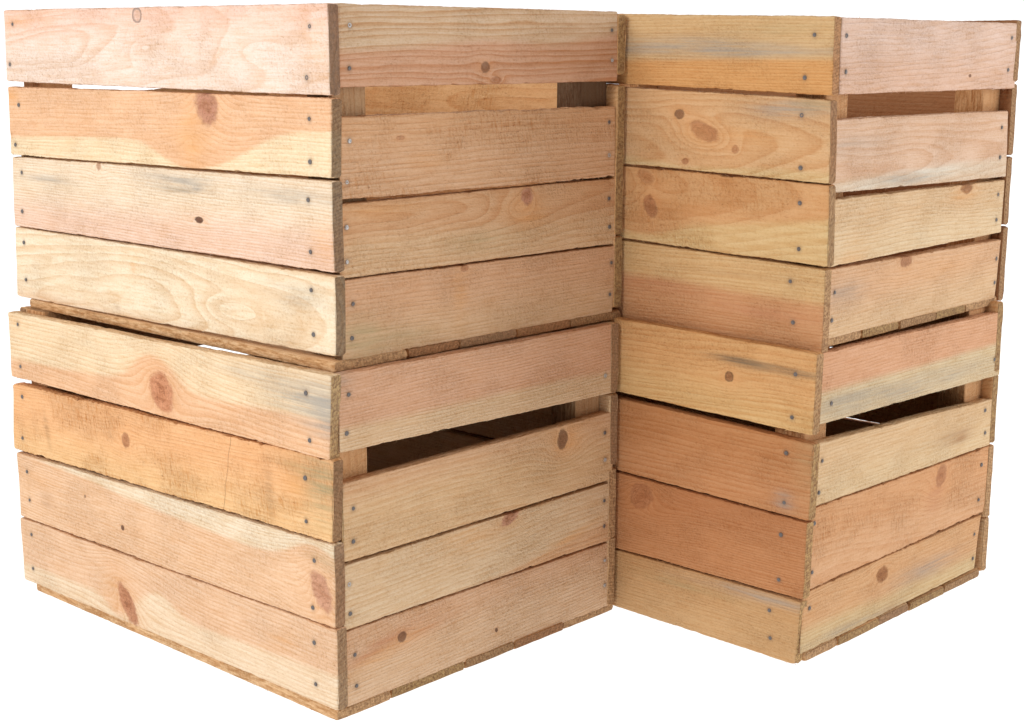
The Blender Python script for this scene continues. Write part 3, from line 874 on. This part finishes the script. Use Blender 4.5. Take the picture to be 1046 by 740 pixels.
                    'ring': {'z0': 0.16, 'sl': 0, 'y0': 0.03, 'ys': 0, 'f': 186, 'amp': 0.004, 'con': 0.6, 'ya': 0.008, 'xo': 0},
                    'saw': 0.3,
                    'label': 'orange brown board with straight grain',
                    'ke': 1.0},
                   {'face': 'A',
                    'c': [-0.2679, 0.1128],
                    'q': [[-0.2714, 0.0485], [0.2704, 0.0369], [-0.2688, -0.0428], [0.2697, -0.0427]],
                    'nails': [[0.2413, 0.0185], [0.2409, -0.0283]],
                    'knots': [[0.0645, 0.0226, 0.0166, 0.0141, 30, 'red', 0.6]],
                    'stains': [],
                    'heart': {'line': [[0.0447, 0.0044], [0.2728, 0.012]], 'above': True, 'w': 0.03, 'bumps': []},
                    'sap': (195, 140, 97),
                    'heart_c': (188, 131, 89),
                    'ring': {'z0': 0.14, 'sl': 0.02, 'y0': 0.02, 'ys': 0, 'f': 361, 'amp': 0.006, 'con': 0.55, 'ya': 0.008, 'xo': 0},
                    'saw': 0.3,
                    'ke': 1.0},
                   {'face': 'A',
                    'c': [-0.2706, 0.0361],
                    'q': [[-0.2672, 0.0327], [0.2703, 0.0317], [-0.2701, -0.0291], [0.267, -0.0353]],
                    'nails': [[0.2341, 0.014], [0.2363, -0.015]],
                    'knots': [],
                    'stains': [[0.2147, 0.0252, 0.0728, 0.0062, 0, 0.45, 'blue'], [0.1349, 0.014, 0.0728, 0.0052, 0, 0.3, 'green']],
                    'heart': {'line': [[0.0492, 0.0041], [0.2681, 0.0059]], 'above': True, 'w': 0.03, 'bumps': []},
                    'sap': (206, 168, 123),
                    'heart_c': (202, 160, 114),
                    'ring': {'z0': 0.15, 'sl': 0, 'y0': 0.03, 'ys': 0, 'f': 279, 'amp': 0.005, 'con': 0.3, 'ya': 0.008, 'xo': 0},
                    'saw': 0.2,
                    'ke': 1.0},
                   {'face': 'B',
                    'c': [0.2062, 0.2771],
                    'q': [[-0.1872, 0.038], [0.1865, 0.0344], [-0.189, -0.0329], [0.1897, -0.0395]],
                    'nails': [[-0.1668, -0.0146], [0.1735, -0.019]],
                    'knots': [],
                    'stains': [[-0.0136, -0.0224, 0.1578, 0.0114, 0, 0.45, 'blue'], [-0.1295, -0.0164, 0.0592, 0.0091, 0, 0.3, 'blue']],
                    'heart': {'line': [[-0.1876, -0.0012], [0.1858, -0.0032]], 'above': True, 'w': 0.005, 'bumps': []},
                    'sap': (225, 204, 168),
                    'heart_c': (226, 176, 140),
                    'ring': {'z0': 0.12, 'sl': 0, 'y0': 0.02, 'ys': 0, 'f': 326, 'amp': 0.005, 'con': 0.4, 'ya': 0.008, 'xo': 0},
                    'saw': 0.25,
                    'label': 'board half pink and half pale grey',
                    'ke': 1.0},
                   {'face': 'B',
                    'c': [0.1986, 0.1893],
                    'q': [[-0.1834, 0.0365], [0.1835, 0.0225], [-0.1857, -0.0276], [0.1856, -0.0315]],
                    'nails': [[-0.1711, 0.0172], [-0.1744, -0.0145], [0.1663, 0.0121], [0.1699, -0.0147]],
                    'knots': [],
                    'stains': [[0.1156, -0.0092, 0.0197, 0.0069, 0, 0.6, 'brown'], [0.0864, -0.0062, 0.0434, 0.0093, 0, 0.25, 'brown']],
                    'heart': {'line': [[-0.1785, -0.0002], [0.1817, -0.0026]], 'above': True, 'w': 0.02, 'bumps': []},
                    'sap': (230, 202, 162),
                    'heart_c': (227, 194, 153),
                    'ring': {'z0': 0.14, 'sl': 0, 'y0': 0.03, 'ys': 0, 'f': 279, 'amp': 0.005, 'con': 0.25, 'ya': 0.008, 'xo': 0},
                    'saw': 0.15,
                    'ke': 1.0},
                   {'face': 'B',
                    'c': [0.1961, 0.1177],
                    'q': [[-0.1851, 0.0425], [0.1898, 0.038], [-0.1885, -0.0416], [0.1837, -0.0388]],
                    'nails': [[-0.1778, 0.0269], [-0.1775, -0.0238], [0.1696, 0.0198], [0.1679, -0.0214]],
                    'knots': [[0.0761, 0.0255, 0.0115, 0.0137, -40, 'red', 0.6]],
                    'stains': [[0.0691, 0.0114, 0.0154, 0.0252, -35, 0.45, 'red']],
                    'heart': {'line': [[-0.1795, 0.002], [0.189, -0.0015]], 'above': True, 'w': 0.02, 'bumps': []},
                    'sap': (226, 179, 138),
                    'heart_c': (223, 171, 126),
                    'ring': {'z0': -0.05, 'sl': -0.1, 'y0': 0.02, 'ys': 0, 'f': 199, 'amp': 0.01, 'con': 0.35, 'ya': 0.008, 'xo': 0},
                    'saw': 1.0,
                    'label': 'rough orange pink board',
                    'ke': 1.0},
                   {'face': 'B',
                    'c': [0.1866, 0.044],
                    'q': [[-0.1825, 0.0313], [0.1871, 0.0322], [-0.1834, -0.0328], [0.1788, -0.0306]],
                    'nails': [[-0.1701, 0.013], [0.1725, 0.0122], [0.1723, -0.017]],
                    'knots': [[-0.0303, 0.0139, 0.0121, 0.0091, 0, 'brown', 0.85]],
                    'stains': [[0.0713, -0.0033, 0.0743, 0.0114, 0, 0.4, 'blue'], [-0.0886, -0.0282, 0.0928, 0.0068, 0, 0.35, 'blue'],
                               [-0.0143, -0.0264, 0.0223, 0.0068, 0, 0.3, 'brown']],
                    'heart': {'line': [[-0.1814, -0.008], [0.186, -0.0134]], 'above': True, 'w': 0.01, 'bumps': []},
                    'sap': (221, 194, 150),
                    'heart_c': (223, 177, 132),
                    'ring': {'z0': 0.1, 'sl': 0, 'y0': 0.015, 'ys': 0, 'f': 281, 'amp': 0.007, 'con': 0.4, 'ya': 0.008, 'xo': 0},
                    'saw': 0.25,
                    'label': 'tan board with an oval brown knot',
                    'ke': 1.0}],
        'La': 0.5387,
        'Lb': 0.3931,
        'z': 0.0,
        'loc': [0.2955, 1.4796],
        'rot': -0.763,
        'seams': [0.0721, 0.154, 0.2177, 0.2949]}}

LABELS = {
    'UL': 'light pinkish slatted wood crate on top of the nearer stack, with blue grey stained boards',
    'LL': 'cream and orange wood crate with a big oval red knot, bottom of the nearer stack',
    'UR': 'wood crate with a yellow orange grey-banded top board, on top of the farther stack',
    'LR': 'orange brown wood crate at the bottom of the farther stack, dark grey streak beside knot',
}
RING = dict(z0=.12, sl=.01, y0=.02, ys=.0, f=280, amp=.006, con=.45, ya=.008, xo=0)
GEN = [wood('pine_spare_' + 'abcdefg'[i], dict(sap=a, heart_c=b, ring=dict(RING, z0=z0, y0=y0, ys=ys, f=f), saw=sw))
       for i, (a, b, z0, y0, ys, f, sw) in enumerate([
           ((232, 200, 160), (228, 186, 140), .12, .02, 0, 280, .4),
           ((228, 184, 136), (222, 172, 120), .02, .01, .06, 220, .8),
           ((236, 210, 174), (230, 192, 150), .15, .03, 0, 300, .3),
           ((222, 176, 128), (214, 160, 110), -.08, .02, .02, 250, .6),
           ((216, 178, 134), (202, 158, 112), .10, .02, 0, 260, .6),
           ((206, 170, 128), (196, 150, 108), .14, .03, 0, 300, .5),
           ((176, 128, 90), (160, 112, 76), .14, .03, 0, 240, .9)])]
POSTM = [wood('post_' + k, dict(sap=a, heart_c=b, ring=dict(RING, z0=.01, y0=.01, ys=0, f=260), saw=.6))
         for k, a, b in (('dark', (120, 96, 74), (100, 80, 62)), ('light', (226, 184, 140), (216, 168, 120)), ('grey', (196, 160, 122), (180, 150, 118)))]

TH = .0131
THB = .0105
rng = random.Random(4)


def rect(x0, x1, z0, z1):
    return [(x0, z1), (x1, z1), (x0, z0), (x1, z0)]


for key in ('UL', 'LL', 'UR', 'LR'):
    C = CRATES[key]
    La, Lb = C['La'], C['Lb']
    root = bpy.data.objects.new('wooden_crate', None)
    COL.objects.link(root)
    root.empty_display_size = .1
    root.location = (C['loc'][0], C['loc'][1], C['z'])
    root.rotation_euler = (0, 0, C['rot'])
    root['label'] = LABELS[key]
    root['category'] = 'crate'
    root['group'] = 'slatted wooden crates in two stacks'
    rows = {'A': [], 'B': []}
    for i, b in enumerate(C['boards']):
        A = b['face'] == 'A'
        sp = dict(b)
        m = wood('pine_%s_%d' % (key.lower(), i), sp)
        nm = 'long_board' if A else 'short_board'
        me = board_mesh(nm, b['q'], TH, ord(key[0]) * 31 + ord(key[1]) * 7 + i, rough=.8 + b['saw'])
        if A:
            o = link(nm, me, root, (b['c'][0], 0, b['c'][1]), 0, m)
        else:
            o = link(nm, me, root, (rng.uniform(-.0012, -.0002), b['c'][0], b['c'][1]), math.pi / 2, m)
        if b.get('label'):
            o['label'] = b['label']
        for (nx, nz) in b['nails']:
            nl = bpy.data.objects.new('nail', NAIL_GLINT if key[1] == 'L' and not A and rng.random() < .6 else NAIL_DULL)
            COL.objects.link(nl)
            nl.parent = o
            nl.location = (nx, rng.uniform(-.0009, -.0003), nz)
            nl.scale = (rng.uniform(.85, 1.12),) * 3
            nl.rotation_euler = (rng.uniform(-.12, .12), rng.uniform(0, 6), rng.uniform(-.12, .12))
        rows[b['face']].append((b['c'][1], b['q']))
    # the two far faces
    for i, (cz, q) in enumerate(rows['A']):
        j = rng.uniform(-.002, .002)
        zt, zb = (q[0][1] + q[1][1]) / 2, (q[2][1] + q[3][1]) / 2
        if key[0] == 'U' and i == 0:
            zt -= .005
        if key == 'UL':
            zb += .010 if i == 0 else 0
            zt += (0, .007, .004, 0)[i]
        me = board_mesh('long_board', rect(-La / 2, La / 2, zb, zt), TH, 500 + i + ord(key[0]) + ord(key[1]) * 3)
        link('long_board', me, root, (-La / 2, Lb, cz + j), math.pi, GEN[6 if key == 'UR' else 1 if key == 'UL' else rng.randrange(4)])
    for i, (cz, q) in enumerate(rows['B']):
        zt, zb = (q[0][1] + q[1][1]) / 2, (q[2][1] + q[3][1]) / 2
        if key == 'UR' and i == 0:
            zb += .008
        if key == 'UL' and i == 2:
            zt += .005
        if key == 'LR' and i == 0:
            zb -= .020
        qd = rect(-Lb / 2 + TH, Lb / 2 - TH, zb, zt)
        if key == 'UL' and i == 1:  # this far board slants and nearly closes its gap at the far end
            qd[0] = (qd[0][0], zt + .022)
        me = board_mesh('short_board', qd, TH, 700 + i + ord(key[0]) + ord(key[1]) * 3)
        link('short_board', me, root, (-La + .0005, Lb / 2, cz), -math.pi / 2, GEN[4 if key[0] == 'U' else rng.randrange(4)])
    # corner posts
    top = max(c + max(p[1] for p in q) for c, q in rows['A'] + rows['B'])
    tb = THB
    ptop = {'UL': top - .006, 'UR': top - .012, 'LL': CRATES['UL']['z'] + .0003, 'LR': CRATES['UR']['z'] - .0003}[key]
    pw, pd = .034, .040
    for ci, (sx, sy) in enumerate(((0, 0), (0, 1), (1, 0), (1, 1))):
        h = ptop - tb
        me = board_mesh('corner_post', rect(-h / 2, h / 2, -pd / 2, pd / 2), pw, 900 + ci + ord(key[0]), rough=.5, nx=30)
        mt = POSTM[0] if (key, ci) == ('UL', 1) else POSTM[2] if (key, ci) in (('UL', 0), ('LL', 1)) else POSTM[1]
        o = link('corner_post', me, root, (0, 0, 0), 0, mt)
        px = -TH - .0006 if sx == 0 else -La + TH + .0006 + pw
        py = TH + .0006 + pd / 2 if sy == 0 else Lb - TH - .0006 - pd / 2
        # board x -> up, board y -> -x, board z -> y
        o.matrix_local = Matrix(((0, -1, 0, px), (0, 0, -1, py), (1, 0, 0, tb + h / 2), (0, 0, 0, 1)))
    # base boards running along the long side
    ys = [0.0 if key[1] == 'L' else TH + .001] + C['seams'] + [Lb if key[1] == 'L' else Lb - TH - .001]
    for i, (a, b2) in enumerate(zip(ys, ys[1:])):
        g = rng.uniform(.0004, .0012)
        y0, y1 = a + g, b2 - g
        lift = .0005 if key == 'UL' else 0.0
        t = THB - lift - rng.uniform(0, .0005)
        me = board_mesh('base_board', rect(-(La - .022) / 2, (La - .022) / 2, -(y1 - y0) / 2, (y1 - y0) / 2), t, 1200 + i + ord(key[0]) + ord(key[1]), rough=.7)
        o = link('base_board', me, root, (0, 0, 0), 0, GEN[(i + rng.randrange(2) * 2) % 6])
        # board y -> up, board z -> -y
        o.matrix_local = Matrix(((1, 0, 0, -(La - .022) / 2 - rng.uniform(0, .0015)), (0, 0, -1, (y0 + y1) / 2), (0, 1, 0, lift), (0, 0, 0, 1)))
